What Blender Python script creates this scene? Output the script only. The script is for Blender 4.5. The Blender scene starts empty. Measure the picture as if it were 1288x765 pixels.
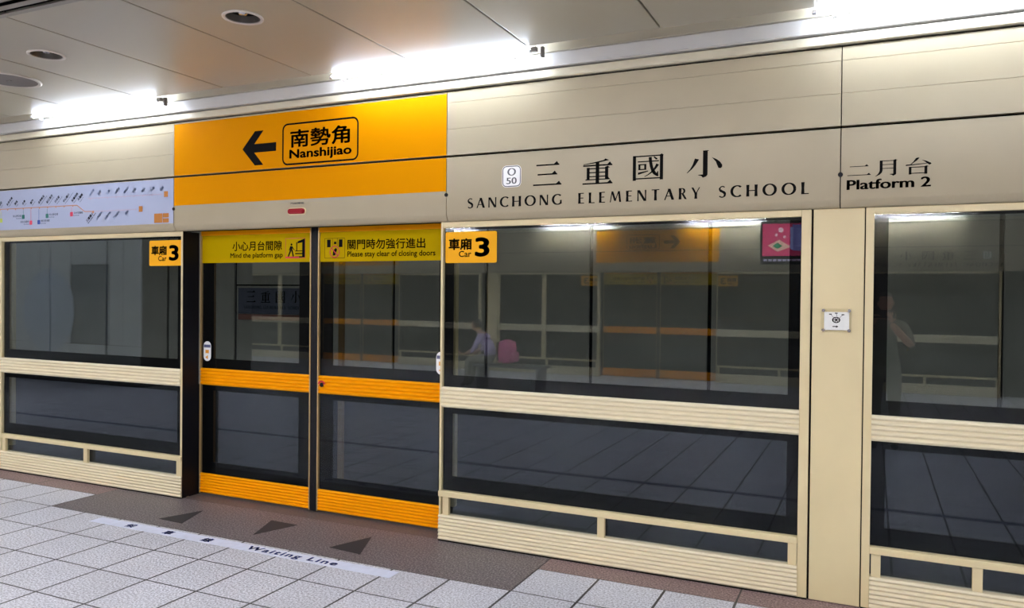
import bpy, bmesh, math, random
from mathutils import Matrix, Vector
random.seed(7)
PI = math.pi
scene = bpy.context.scene
COL = scene.collection

# ------------------------------------------------------------------ colour / materials
def lin(r, g, b):
    f = lambda c: (c/255/12.92) if c/255 <= .04045 else ((c/255+.055)/1.055)**2.4
    return (f(r), f(g), f(b), 1)

def mat(name, rgb, rough=.5, metal=0., spec=.5, coat=0., emit=None, estr=0.):
    m = bpy.data.materials.new(name); m.use_nodes = True
    b = m.node_tree.nodes['Principled BSDF']
    b.inputs['Base Color'].default_value = lin(*rgb)
    b.inputs['Roughness'].default_value = rough
    b.inputs['Metallic'].default_value = metal
    b.inputs['Specular IOR Level'].default_value = spec
    b.inputs['Coat Weight'].default_value = coat
    if emit:
        b.inputs['Emission Color'].default_value = lin(*emit)
        b.inputs['Emission Strength'].default_value = estr
    return m

def vary(m, scale=3., amount=.06, stretch=(1, 1, 1)):
    """slight mottled wear in the paint"""
    nt = m.node_tree; b = nt.nodes['Principled BSDF']
    tc = nt.nodes.new('ShaderNodeTexCoord'); mp = nt.nodes.new('ShaderNodeMapping')
    mp.inputs['Scale'].default_value = stretch
    n = nt.nodes.new('ShaderNodeTexNoise'); n.inputs['Scale'].default_value = scale; n.inputs['Detail'].default_value = 6
    c = b.inputs['Base Color'].default_value[:]
    r = nt.nodes.new('ShaderNodeValToRGB')
    r.color_ramp.elements[0].position = .3; r.color_ramp.elements[1].position = .7
    r.color_ramp.elements[0].color = tuple(x*(1-amount) for x in c[:3])+(1,)
    r.color_ramp.elements[1].color = tuple(min(1, x*(1+amount*.5)) for x in c[:3])+(1,)
    nt.links.new(tc.outputs['Object'], mp.inputs['Vector']); nt.links.new(mp.outputs[0], n.inputs['Vector'])
    nt.links.new(n.outputs['Fac'], r.inputs[0]); nt.links.new(r.outputs[0], b.inputs['Base Color'])
    return m

M = {}
M['cream'] = vary(mat('cream_enamel', (213, 196, 153), .42), 2.5, .05)
M['cream_rib'] = mat('cream_ribbed_enamel', (220, 208, 178), .5, spec=.3)
M['header'] = vary(mat('header_enamel', (169, 157, 131), .4), 1.6, .06)
M['fascia'] = mat('fascia_enamel', (206, 197, 174), .3)
M['tray'] = mat('tray_enamel', (205, 203, 200), .35)
M['orange'] = mat('orange_film', (212, 137, 0), .55, spec=.02)
M['door_orange'] = mat('door_orange', (240, 156, 0), .5, spec=.08)
M['yellow'] = mat('yellow_film', (180, 150, 0), .6, spec=.03)
M['car_yellow'] = mat('car_sign_yellow', (240, 172, 20), .5, spec=.15)
M['black'] = mat('black_paint', (15, 15, 20), .5, spec=.2)
M['ink'] = mat('black_ink', (9, 8, 8), .7, spec=.08)
M['ink_grey'] = mat('grey_ink', (96, 98, 104), .6)
M['ink_blue'] = mat('navy_ink', (52, 66, 150), .7, spec=.1)
M['ink_pale'] = mat('pale_blue_ink', (128, 146, 190), .6)
M['frit'] = mat('black_ceramic_border', (7, 7, 8), .6, spec=.1)
M['gold'] = mat('gold_anodised_trim', (190, 160, 110), .35, .4)
M['white'] = mat('white_film', (240, 240, 240), .5)
M['map_white'] = mat('map_film', (158, 166, 192), .5)
M['red'] = mat('red_lens', (150, 0, 26), .35, spec=.15)
M['red_ink'] = mat('red_ink', (190, 30, 40), .5)
M['pink_ink'] = mat('pink_ink', (215, 60, 90), .5)
M['green_ink'] = mat('green_ink', (20, 110, 100), .5)
M['blue_ink2'] = mat('blue_ink', (30, 70, 160), .5)
M['lime_ink'] = mat('lime_ink', (175, 190, 70), .5)
M['line_orange'] = mat('route_orange', (190, 130, 92), .5)
M['line_pale'] = mat('route_pale', (170, 158, 178), .5)
M['box_orange'] = mat('box_orange', (170, 104, 10), .5)
M['strip_white'] = vary(mat('strip_white', (216, 221, 240), .5), 20., .06)
M['dark_tri'] = mat('dark_triangle_stone', (58, 55, 56), .6, spec=.2)
M['chrome'] = mat('chrome', (200, 200, 205), .2, .9)
M['grey'] = mat('grey_metal', (120, 116, 112), .45, .3)
M['grille'] = mat('grey_grille', (118, 112, 110), .6)
M['ring'] = mat('white_ring', (205, 198, 188), .35)
M['dark_lamp'] = mat('dark_reflector', (96, 91, 84), .3, .5)
M['ceiling'] = vary(mat('ceiling_panel', (174, 167, 148), .31, .0, .6), .8, .03)
M['void'] = mat('dark_void', (12, 12, 12), .9, spec=.1)
M['slat'] = mat('slat_aluminium', (150, 145, 136), .4, .2)
M['tunnel'] = vary(mat('tunnel_panel', (150, 150, 146), .6), 1.5, .12)
M['tunnel_dark'] = mat('tunnel_concrete', (36, 36, 38), .9, spec=.1)
M['navy_board'] = mat('navy_board', (78, 84, 104), .5)
M['brown_stripe'] = mat('brown_red_stripe', (120, 74, 66), .5)
M['stile'] = mat('brown_stile', (104, 80, 50), .5)
M['core'] = vary(mat('core_panel', (165, 170, 172), .45), .7, .06)
M['core_dark'] = mat('core_door', (80, 90, 98), .5)
M['core_disc'] = mat('core_disc', (146, 158, 172), .5)
M['tube'] = mat('tube_glass', (255, 255, 255), .3, emit=(218, 232, 255), estr=70.)
M['tube2'] = mat('tube_glass_boosted', (255, 255, 255), .3, emit=(240, 244, 255), estr=280.)  # facing row's tubes, emission boosted to brighten the mirrored header
M['tunnel_fill_lamp'] = mat('tunnel_fill_diffuser', (255, 255, 255), .4, emit=(255, 255, 248), estr=38.)  # glow of the added fill lamps on the track side
M['lamp'] = mat('lamp_diffuser', (255, 255, 255), .4, emit=(250, 250, 255), estr=86.)
M['skin'] = mat('skin', (206, 150, 120), .5)
M['hair'] = mat('black_hair', (22, 18, 16), .5)
M['olive'] = mat('olive_shirt', (112, 112, 96), .8)
M['khaki'] = mat('khaki_trousers', (142, 140, 126), .8)
M['lavender'] = mat('lavender_shirt', (196, 180, 222), .8)
M['pink'] = mat('pink_backpack', (226, 110, 160), .6)
M['bench'] = mat('bench_steel', (120, 122, 126), .35, .6)
M['shoe'] = mat('dark_shoe', (34, 32, 34), .6)
M['amber'] = mat('amber_ink', (232, 160, 40), .5)
M['purple_grey'] = mat('purple_grey_ink', (88, 92, 128), .5)

def speckle(name, base, dark, light, scale, rough=.5, joints=None, strip=False):
    """granite / terrazzo speckle with optional dark joints: joints=(x0, dx, halfx, y0, dy, halfy)"""
    m = bpy.data.materials.new(name); m.use_nodes = True
    nt = m.node_tree; N = nt.nodes; L = nt.links; b = N['Principled BSDF']
    b.inputs['Roughness'].default_value = rough
    tc = N.new('ShaderNodeTexCoord')
    n1 = N.new('ShaderNodeTexNoise'); n1.inputs['Scale'].default_value = scale; n1.inputs['Detail'].default_value = 3; n1.inputs['Roughness'].default_value = .7
    n2 = N.new('ShaderNodeTexNoise'); n2.inputs['Scale'].default_value = 1.7; n2.inputs['Detail'].default_value = 3
    L.new(tc.outputs['Object'], n1.inputs['Vector']); L.new(tc.outputs['Object'], n2.inputs['Vector'])
    r = N.new('ShaderNodeValToRGB'); e = r.color_ramp.elements
    e[0].position = .36; e[0].color = lin(*dark); e[1].position = .64; e[1].color = lin(*light)
    x = e.new(.5); x.color = lin(*base)
    L.new(n1.outputs['Fac'], r.inputs[0])
    mx = N.new('ShaderNodeMix'); mx.data_type = 'RGBA'; mx.blend_type = 'MULTIPLY'; mx.inputs['Factor'].default_value = 1
    r2 = N.new('ShaderNodeValToRGB'); r2.color_ramp.elements[0].position = .3; r2.color_ramp.elements[1].position = .7
    r2.color_ramp.elements[0].color = (.9, .9, .9, 1); r2.color_ramp.elements[1].color = (1, 1, 1, 1)
    L.new(n2.outputs['Fac'], r2.inputs[0]); L.new(r.outputs[0], mx.inputs['A']); L.new(r2.outputs[0], mx.inputs['B'])
    out = mx.outputs['Result']
    if joints:
        x0, dx, hx, y0, dy, hy = joints
        sep = N.new('ShaderNodeSeparateXYZ'); L.new(tc.outputs['Object'], sep.inputs[0])
        def near(o, c0, d, h):
            a = N.new('ShaderNodeMath'); a.operation = 'SUBTRACT'; a.inputs[1].default_value = c0-d/2; L.new(o, a.inputs[0])
            f = N.new('ShaderNodeMath'); f.operation = 'FLOORED_MODULO'; f.inputs[1].default_value = d; L.new(a.outputs[0], f.inputs[0])
            s = N.new('ShaderNodeMath'); s.operation = 'SUBTRACT'; s.inputs[1].default_value = d/2; L.new(f.outputs[0], s.inputs[0])
            q = N.new('ShaderNodeMath'); q.operation = 'ABSOLUTE'; L.new(s.outputs[0], q.inputs[0])
            c = N.new('ShaderNodeMath'); c.operation = 'LESS_THAN'; c.inputs[1].default_value = h; L.new(q.outputs[0], c.inputs[0])
            return c.outputs[0]
        jx = near(sep.outputs['X'], x0, dx, hx); j = jx
        if dy:
            jy = near(sep.outputs['Y'], y0, dy, hy)
            mm = N.new('ShaderNodeMath'); mm.operation = 'MAXIMUM'; L.new(jx, mm.inputs[0]); L.new(jy, mm.inputs[1]); j = mm.outputs[0]
            # each tile a touch lighter or darker
            fl = N.new('ShaderNodeVectorMath'); fl.operation = 'SNAP'; fl.inputs[1].default_value = (dx, dy, 10)
            ad = N.new('ShaderNodeVectorMath'); ad.operation = 'SUBTRACT'; ad.inputs[1].default_value = (x0, y0, -5)
            L.new(tc.outputs['Object'], ad.inputs[0]); L.new(ad.outputs[0], fl.inputs[0])
            wn = N.new('ShaderNodeTexWhiteNoise'); L.new(fl.outputs[0], wn.inputs['Vector'])
            mr = N.new('ShaderNodeMapRange'); mr.inputs['To Min'].default_value = .92; mr.inputs['To Max'].default_value = 1.
            L.new(wn.outputs['Value'], mr.inputs['Value'])
            m3 = N.new('ShaderNodeMix'); m3.data_type = 'RGBA'; m3.blend_type = 'MULTIPLY'; m3.inputs['Factor'].default_value = 1
            L.new(out, m3.inputs['A']); L.new(mr.outputs[0], m3.inputs['B']); out = m3.outputs['Result']
        m2 = N.new('ShaderNodeMix'); m2.data_type = 'RGBA'; L.new(j, m2.inputs['Factor']); L.new(out, m2.inputs['A'])
        m2.inputs['B'].default_value = lin(48, 45, 48); out = m2.outputs['Result']
        if strip:   # a narrow dark blue inlay line along the platform
            d = N.new('ShaderNodeMath'); d.operation = 'ADD'; d.inputs[1].default_value = 2.218; L.new(sep.outputs['Y'], d.inputs[0])
            q = N.new('ShaderNodeMath'); q.operation = 'ABSOLUTE'; L.new(d.outputs[0], q.inputs[0])
            c = N.new('ShaderNodeMath'); c.operation = 'LESS_THAN'; c.inputs[1].default_value = .045; L.new(q.outputs[0], c.inputs[0])
            m4 = N.new('ShaderNodeMix'); m4.data_type = 'RGBA'; L.new(c.outputs[0], m4.inputs['Factor']); L.new(out, m4.inputs['A'])
            m4.inputs['B'].default_value = lin(34, 36, 92); out = m4.outputs['Result']
    L.new(out, b.inputs['Base Color'])
    bp = N.new('ShaderNodeBump'); bp.inputs['Strength'].default_value = .15; bp.inputs['Distance'].default_value = .002
    L.new(n1.outputs['Fac'], bp.inputs['Height']); L.new(bp.outputs[0], b.inputs['Normal'])
    return m
TX0, TY0, TS = -1.868, -.218, .4
M['tile'] = speckle('terrazzo_tile', (204, 204, 213), (146, 145, 154), (238, 239, 248), 85, .42, (TX0, TS, .0072, TY0, TS, .0055), True)
M['granite'] = speckle('dark_granite', (104, 95, 97), (62, 56, 58), (158, 147, 149), 85, .45)
M['red_granite'] = speckle('red_granite', (132, 108, 108), (92, 70, 71), (176, 153, 152), 85, .45, (TX0, 1.2, .005, 0, 0, 0))
M['sill'] = speckle('worn_sill', (96, 86, 84), (80, 73, 72), (108, 98, 96), 60, .5)

def glass(name, tint, gain):
    m = bpy.data.materials.new(name); m.use_nodes = True
    nt = m.node_tree; N = nt.nodes; L = nt.links
    N.remove(N['Principled BSDF'])
    t = N.new('ShaderNodeBsdfTransparent'); t.inputs[0].default_value = tint
    g = N.new('ShaderNodeBsdfGlossy'); g.inputs['Roughness'].default_value = .0; g.inputs['Color'].default_value = (.92, .96, 1, 1)
    fr = N.new('ShaderNodeFresnel'); fr.inputs['IOR'].default_value = 1.45
    k = N.new('ShaderNodeMath'); k.operation = 'MULTIPLY'; k.use_clamp = True; k.inputs[1].default_value = gain
    geo = N.new('ShaderNodeNewGeometry')
    inv = N.new('ShaderNodeMath'); inv.operation = 'SUBTRACT'; inv.inputs[0].default_value = 1
    k2 = N.new('ShaderNodeMath'); k2.operation = 'MULTIPLY'
    L.new(fr.outputs[0], k.inputs[0]); L.new(geo.outputs['Backfacing'], inv.inputs[1])
    L.new(k.outputs[0], k2.inputs[0]); L.new(inv.outputs[0], k2.inputs[1])
    mx = N.new('ShaderNodeMixShader'); L.new(k2.outputs[0], mx.inputs[0]); L.new(t.outputs[0], mx.inputs[1]); L.new(g.outputs[0], mx.inputs[2])
    L.new(mx.outputs[0], N['Material Output'].inputs['Surface'])
    return m
M['glass'] = glass('tinted_glass', (.86, .875, .87, 1), .9)
M['glass_rear'] = glass('coated_rear_glass', (.86, .875, .87, 1), 4.6)
M['glass_low'] = glass('tinted_lower_glass', (.84, .86, .88, 1), .45)
M['glass_low_rear'] = glass('coated_lower_rear_glass', (.84, .86, .88, 1), 2.5)
M['acrylic'] = glass('clear_acrylic', (.97, .97, .96, 1), 1.)

# ------------------------------------------------------------------ mesh helpers
class MB:
    def __init__(s): s.v = []; s.f = []; s.smooth = False
    def quad(s, *p):
        n = len(s.v); s.v += [tuple(q) for q in p]; s.f.append(tuple(range(n, n+len(p)))); return s
    def box(s, x0, x1, y0, y1, z0, z1):
        n = len(s.v)
        s.v += [(x0,y0,z0),(x1,y0,z0),(x1,y1,z0),(x0,y1,z0),(x0,y0,z1),(x1,y0,z1),(x1,y1,z1),(x0,y1,z1)]
        s.f += [tuple(n+i for i in q) for q in ((0,3,2,1),(4,5,6,7),(0,1,5,4),(1,2,6,5),(2,3,7,6),(3,0,4,7))]
        return s
    def bbox(s, x0, x1, y0, y1, z0, z1, b=.004):
        bm = bmesh.new(); bmesh.ops.create_cube(bm, size=1)
        for v in bm.verts: v.co = Vector(((x0+x1)/2+v.co.x*(x1-x0), (y0+y1)/2+v.co.y*(y1-y0), (z0+z1)/2+v.co.z*(z1-z0)))
        bmesh.ops.bevel(bm, geom=bm.edges[:], offset=b, segments=2, affect='EDGES', profile=.6)
        n = len(s.v); s.v += [tuple(v.co) for v in bm.verts]
        for f in bm.faces: s.f.append(tuple(n+v.index for v in f.verts))
        bm.free(); return s
    def prism_x(s, prof, x0, x1):
        """closed (y,z) outline extruded along x"""
        n = len(s.v); k = len(prof)
        s.v += [(x0, y, z) for y, z in prof]+[(x1, y, z) for y, z in prof]
        for i in range(k):
            j = (i+1) % k; s.f.append((n+i, n+j, n+k+j, n+k+i))
        s.f.append(tuple(n+i for i in range(k))[::-1]); s.f.append(tuple(n+k+i for i in range(k)))
        return s
    def poly_y(s, pts, y0, y1):
        """closed (x,z) outline with thickness along y"""
        n = len(s.v); k = len(pts)
        s.v += [(x, y0, z) for x, z in pts]+[(x, y1, z) for x, z in pts]
        for i in range(k):
            j = (i+1) % k; s.f.append((n+i, n+j, n+k+j, n+k+i))
        s.f.append(tuple(n+i for i in range(k))[::-1]); s.f.append(tuple(n+k+i for i in range(k)))
        return s
    def cyl(s, c, r, h, axis='z', seg=24, r2=None):
        r2 = r if r2 is None else r2
        n = len(s.v)
        def P(a, rr, t):
            u, w = rr*math.cos(a), rr*math.sin(a)
            return {'z': (c[0]+u, c[1]+w, c[2]+t), 'y': (c[0]+u, c[1]+t, c[2]+w), 'x': (c[0]+t, c[1]+u, c[2]+w)}[axis]
        for i in range(seg): s.v.append(P(2*PI*i/seg, r, 0))
        for i in range(seg): s.v.append(P(2*PI*i/seg, r2, h))
        for i in range(seg):
            j = (i+1) % seg; s.f.append((n+i, n+j, n+seg+j, n+seg+i))
        s.f.append(tuple(range(n+seg-1, n-1, -1))); s.f.append(tuple(range(n+seg, n+2*seg)))
        return s
    def lathe(s, prof, c, seg=32):
        """(r,z) profile turned about z at c"""
        n = len(s.v); k = len(prof)
        for i in range(seg):
            a = 2*PI*i/seg
            for r, z in prof: s.v.append((c[0]+r*math.cos(a), c[1]+r*math.sin(a), c[2]+z))
        for i in range(seg):
            j = (i+1) % seg
            for q in range(k-1): s.f.append((n+i*k+q, n+j*k+q, n+j*k+q+1, n+i*k+q+1))
        return s
    def flat(s, vf, fn):
        n = len(s.v); s.v += [fn(a, b) for a, b in vf[0]]; s.f += [tuple(n+i for i in q) for q in vf[1]]
        return s

def put(name, mb, m, parent=None, label=None, kind=None, smooth=False, origin=(0, 0, 0), fixn=True):
    me = bpy.data.meshes.new(name)
    o = Vector(origin)
    me.from_pydata([tuple(Vector(v)-o) for v in mb.v], [], mb.f)
    if fixn:
        bm = bmesh.new(); bm.from_mesh(me); bmesh.ops.recalc_face_normals(bm, faces=bm.faces[:]); bm.to_mesh(me); bm.free()
    if smooth:
        for p in me.polygons: p.use_smooth = True
        try: me.set_sharp_from_angle(angle=math.radians(35))
        except Exception: pass
    me.materials.append(m)
    ob = bpy.data.objects.new(name, me); COL.objects.link(ob)
    if m.name in ('tinted_glass', 'tinted_lower_glass') and len(me.polygons) == 12:      # the rear sheet of the double glazing is coated
        me.materials.append(M['glass_rear'] if m.name == 'tinted_glass' else M['glass_low_rear'])
        for p in me.polygons: p.material_index = 1 if p.index > 5 else 0
    if parent: ob.parent = parent
    else: ob.location = o
    if label: ob['label'] = label
    if kind: ob['kind'] = kind
    return ob

OPP = False       # True while the wall across the platform is being built
W_OPP = 11.027
def thing(name, label, cat, loc=(0, 0, 0), group=None):
    o = bpy.data.objects.new(name, None); o.empty_display_size = .1; COL.objects.link(o)
    o['label'] = label; o['category'] = cat
    if group: o['group'] = group
    if OPP:
        o.location = (-loc[0], -loc[1]-W_OPP, loc[2]); o.rotation_euler = (0, 0, PI)
    else: o.location = loc
    return o
def single(ob, label, cat, group=None):
    ob['label'] = label; ob['category'] = cat
    if group: ob['group'] = group
    return ob
def struct(name, mb, m, smooth=False, parent=None):
    return put(name, mb, m, parent, kind='structure', smooth=smooth)
def copy_tree(root, dx, label, group):
    r = root.copy(); COL.objects.link(r); r.location = root.location+Vector((dx, 0, 0)); r['label'] = label; r['group'] = group
    for ch in list(root.children):
        c = ch.copy(); COL.objects.link(c); c.parent = r
        for g in ch.children:
            d = g.copy(); COL.objects.link(d); d.parent = c
    return r

# ------------------------------------------------------------------ lettering
_cache = {}
def glyphs(body, bold=0., smear=0., spacing=1.):
    key = (body, bold, smear, spacing)
    if key in _cache: return _cache[key]
    cu = bpy.data.curves.new('t', 'FONT'); cu.body = body; cu.size = 1; cu.resolution_u = 4; cu.space_character = spacing
    ob = bpy.data.objects.new('t', cu); COL.objects.link(ob)
    dg = bpy.context.evaluated_depsgraph_get(); dg.update()
    me = bpy.data.meshes.new_from_object(ob.evaluated_get(dg))
    v = [(q.co.x, q.co.y) for q in me.vertices]; f = [tuple(p.vertices) for p in me.polygons]
    bpy.data.objects.remove(ob); bpy.data.curves.remove(cu); bpy.data.meshes.remove(me)
    if smear or bold:
        V, F = [], []
        for kx, ky in ((-1, 0), (0, 0), (1, 0)) if not bold else [(math.cos(i*PI/4), math.sin(i*PI/4)) for i in range(8)]+[(0, 0)]:
            n = len(V); V += [(a+kx*(smear+bold), b+ky*bold) for a, b in v]; F += [tuple(n+i for i in q) for q in f]
        v, f = V, F
    if not v: v, f = [(0, 0), (1, 0), (1, 1)], []
    x0 = min(a for a, b in v); x1 = max(a for a, b in v); y0 = min(b for a, b in v); y1 = max(b for a, b in v)
    v = [((a-x0)/max(1e-6, x1-x0), (b-y0)/max(1e-6, y1-y0)) for a, b in v]
    _cache[key] = (v, f, (x1-x0)/max(1e-6, y1-y0)); return _cache[key]

def wall_text(mb, body, x0, x1, z0, z1, y, **k):
    v, f, _ = glyphs(body, **k)
    return mb.flat((v, f), lambda a, b: (x0+a*(x1-x0), y, z0+b*(z1-z0)))

# brush-drawn serif shapes: every glyph is a list of polygons in a unit box (y up)
def ribbon(pts, ws):
    """polyline with a width at every point -> quads"""
    out = []; n = len(pts); L = []; R_ = []
    for i, (x, y) in enumerate(pts):
        a = pts[max(0, i-1)]; b = pts[min(n-1, i+1)]
        dx, dy = b[0]-a[0], b[1]-a[1]; d = math.hypot(dx, dy) or 1
        w = ws[i]/2; L.append((x-dy/d*w, y+dx/d*w)); R_.append((x+dy/d*w, y-dx/d*w))
    for i in range(n-1): out.append([L[i], R_[i], R_[i+1], L[i+1]])
    return out
def nib(pts, T, t):
    ws = []; n = len(pts)
    for i in range(n):
        a = pts[max(0, i-1)]; b = pts[min(n-1, i+1)]
        dx, dy = b[0]-a[0], b[1]-a[1]; d = math.hypot(dx, dy) or 1
        ws.append(t+(T-t)*abs(dy/d)**1.3)
    return ribbon(pts, ws)
def arc(cx, cy, rx, ry, a0, a1, n=22):
    return [(cx+rx*math.cos(math.radians(a0+(a1-a0)*i/n)), cy+ry*math.sin(math.radians(a0+(a1-a0)*i/n))) for i in range(n+1)]
def bez(p, n=14):
    out = []
    for i in range(n+1):
        t = i/n; q = [Vector(a) for a in p]
        while len(q) > 1: q = [q[j].lerp(q[j+1], t) for j in range(len(q)-1)]
        out.append(tuple(q[0]))
    return out
T_, t_ = .20, .10
def stem_(x, y0=0, y1=1, w=T_): return [[(x-w*.56, y0), (x+w*.56, y0), (x+w*.46, (y0+y1)/2), (x+w*.56, y1), (x-w*.56, y1), (x-w*.46, (y0+y1)/2)]]
def bar_(x0, x1, y, w=t_): return [[(x0, y-w/2), (x1, y-w/2), (x1, y+w/2), (x0, y+w/2)]]
def diag_(a, b, w): return [[(a[0]-w/2, a[1]), (a[0]+w/2, a[1]), (b[0]+w/2, b[1]), (b[0]-w/2, b[1])]]
ROMAN = {
 'S': (.56, ribbon(arc(.29, .74, .2, .225, 40, 205, 14)+bez([(.14, .64), (.22, .52), (.42, .50), (.46, .34)], 8)+arc(.26, .26, .21, .225, 0, -150, 14),
        [.09]*10+[.13]*5+[.2]*9+[.15]*5+[.1]*10)),
 'A': (.76, diag_((.05, 0), (.38, 1), .1)+diag_((.68, 0), (.38, 1), .215)+bar_(.17, .56, .34, .07)),
 'N': (.80, stem_(.09, 0, 1, .105)+diag_((.66, 0), (.13, 1), .215)+stem_(.70, 0, 1, .105)),
 'C': (.76, nib(arc(.46, .5, .39, .465, 48, 312, 30), .2, .095)),
 'H': (.82, stem_(.12)+stem_(.70)+bar_(.12, .7, .5, .08)),
 'O': (.98, nib(arc(.49, .5, .4, .465, 0, 360, 40), .2, .09)),
 'G': (.86, nib(arc(.46, .5, .39, .465, 48, 320, 30), .2, .095)+stem_(.74, .08, .44, .14)),
 'E': (.54, stem_(.12)+bar_(.1, .50, .96, .08)+bar_(.1, .46, .52, .08)+bar_(.1, .52, .04, .08)),
 'L': (.52, stem_(.12)+bar_(.1, .52, .04, .08)),
 'M': (.98, diag_((.06, 0), (.2, 1), .08)+diag_((.47, .12), (.22, 1), .17)+diag_((.47, .12), (.74, 1), .08)+diag_((.88, 0), (.77, 1), .165)),
 'T': (.66, stem_(.33)+bar_(.02, .64, .96, .08)),
 'R': (.62, stem_(.12)+nib([(.12, .965), (.25, .965)]+arc(.26, .735, .19, .225, 85, -85, 12)+[(.12, .5)], .15, .07)+diag_((.56, 0), (.30, .52), .17)),
 'Y': (.68, diag_((.33, .45), (.08, 1), .165)+diag_((.36, .45), (.62, 1), .08)+stem_(.345, 0, .5)),
}
def hb(x0, x1, y, h=.06, tri=.18, th=.11):
    """thin horizontal with the triangular end of printed Ming type"""
    return [[(x0, y-h/2), (x1, y-h/2), (x1, y+h/2), (x0, y+h/2)], [(x1-tri, y+h/2-.002), (x1+.01, y-h/2), (x1-tri*.45, y+h/2+th)]]
def vb(x0, x1, y0, y1): return [[(x0, y0), (x1, y0), (x1, y1), (x0, y1)]]
HAN = {
 '三': hb(.11, .92, .90, .062, .19, .11)+hb(.16, .85, .5, .062, .19, .11)+hb(0, 1, .06, .062, .19, .11),
 '重': [[(.03, .80), (.40, .865), (.70, .93), (.76, .985), (.89, .915), (.5, .83), (.03, .775)]]
      + hb(.02, .99, .735, .058, .17, .095)+vb(.44, .56, .03, .88)+vb(.14, .24, .19, .66)+vb(.75, .86, .19, .66)
      + [[(.75, .62), (.92, .62), (.84, .70), (.75, .66)]]+vb(.16, .8, .59, .635)+vb(.16, .8, .435, .48)+vb(.16, .8, .28, .325)
      + hb(.1, .91, .185, .042, .15, .08)+hb(0, 1, .03, .058, .17, .095),
 '國': vb(0, .105, 0, .96)+vb(.87, .975, 0, .96)+[[(.87, .93), (1, .93), (.93, .995), (.87, .96)]]+vb(0, .95, .905, .955)+vb(.05, .9, .045, .095)
      + vb(.16, .84, .70, .745)+[[(.66, .88), (.70, .90), (.80, .81), (.78, .775), (.74, .775)]]
      + vb(.18, .25, .40, .63)+vb(.37, .44, .40, .63)+vb(.2, .42, .585, .63)+vb(.2, .42, .40, .445)
      + [[(.17, .22), (.5, .335), (.5, .37), (.17, .31)]]
      + ribbon(bez([(.56, .88), (.58, .55), (.62, .3), (.80, .15)], 10), [.1]*6+[.11]*3+[.08, .05])+[[(.74, .2), (.8, .33), (.82, .33), (.83, .13), (.78, .13)]]
      + ribbon(bez([(.80, .60), (.72, .4), (.58, .24), (.38, .14)], 10), [.1-.008*i for i in range(11)]),
 '小': vb(.455, .585, .12, .99)+[[(.455, .97), (.62, .97), (.60, .995), (.455, .995)]]+[[(.585, .14), (.585, .1), (.55, .04), (.46, 0), (.43, .03), (.42, .06), (.32, .1), (.34, .115), (.455, .12)]]
      + [[(.23, .72), (.35, .68), (.33, .64), (.25, .48), (.16, .34), (.03, .20), (0, .195), (.10, .34), (.17, .50)]]
      + [[(.70, .73), (.82, .66), (.92, .56), (.985, .44), (.985, .36), (.94, .31), (.88, .33), (.85, .42), (.81, .56)]],
 '二': hb(.1, .9, .84, .055, .16, .12)+hb(0, 1, .1, .06, .17, .13),
 '月': vb(.2, .33, .35, .96)+[[(.2, .35), (.33, .35), (.30, .22), (.2, .1), (.03, 0), (0, .0), (.12, .14), (.18, .26)]]+vb(.80, .93, .12, .96)
      + [[(.8, .93), (.99, .93), (.9, 1), (.8, .96)]]+[[(.93, .13), (.92, .08), (.84, .02), (.78, .0), (.76, .05), (.64, .1), (.66, .12), (.8, .13)]]
      + vb(.3, .85, .905, .95)+vb(.3, .85, .68, .72)+vb(.3, .85, .45, .49),
 '台': [[(.40, .97), (.48, 1), (.54, .975), (.44, .82), (.24, .62), (.18, .60), (.30, .76)]]+[[(0, .56), (.03, .6), (.3, .61), (.86, .65), (.86, .615), (.3, .55), (.1, .53), (.02, .525)]]
      + [[(.62, .85), (.78, .79), (.98, .65), (1, .58), (.92, .53), (.84, .62), (.74, .74)]]
      + vb(.13, .235, 0, .46)+vb(.73, .845, 0, .46)+[[(.73, .43), (.9, .43), (.82, .5), (.73, .46)]]+vb(.15, .8, .40, .45)+vb(.15, .8, .04, .09),
}
def polys_to(mb, polys, fn):
    for p in polys:
        n = len(mb.v); mb.v += [fn(a, b) for a, b in p]; mb.f.append(tuple(range(n, n+len(p))))
def han(mb, ch, x0, x1, z0, z1, y): polys_to(mb, HAN[ch], lambda a, b: (x0+a*(x1-x0), y, z0+b*(z1-z0)))
def roman(mb, word, x0, x1, z0, z1, y, gap=.28):
    tot = sum(ROMAN[c][0] for c in word)+gap*(len(word)-1); s = (x1-x0)/tot; x = x0
    for c in word:
        w, pl = ROMAN[c]
        polys_to(mb, pl, lambda a, b, x=x: (x+a*s, y, z0+b*(z1-z0))); x += (w+gap)*s
def rrect(x0, x1, z0, z1, r, n=6):
    out = []
    for cx, cz, a in ((x1-r, z0+r, -90), (x1-r, z1-r, 0), (x0+r, z1-r, 90), (x0+r, z0+r, 180)):
        out += [(cx+r*math.cos(math.radians(a+90*i/n)), cz+r*math.sin(math.radians(a+90*i/n))) for i in range(n+1)]
    return out
def rring(mb, x0, x1, z0, z1, r, w, y):
    a = rrect(x0, x1, z0, z1, r); b = rrect(x0+w, x1-w, z0+w, z1-w, max(.001, r-w)); n = len(a)
    for i in range(n):
        j = (i+1) % n; mb.quad((a[i][0], y, a[i][1]), (a[j][0], y, a[j][1]), (b[j][0], y, b[j][1]), (b[i][0], y, b[i][1]))
def disc(mb, x, z, r, y, n=20, rz=None):
    rz = rz or r
    mb.quad(*[(x+r*math.cos(2*PI*i/n), y, z+rz*math.sin(2*PI*i/n)) for i in range(n)])
def rect(mb, x0, x1, z0, z1, y): mb.quad((x0, y, z0), (x1, y, z0), (x1, y, z1), (x0, y, z1))

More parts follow.
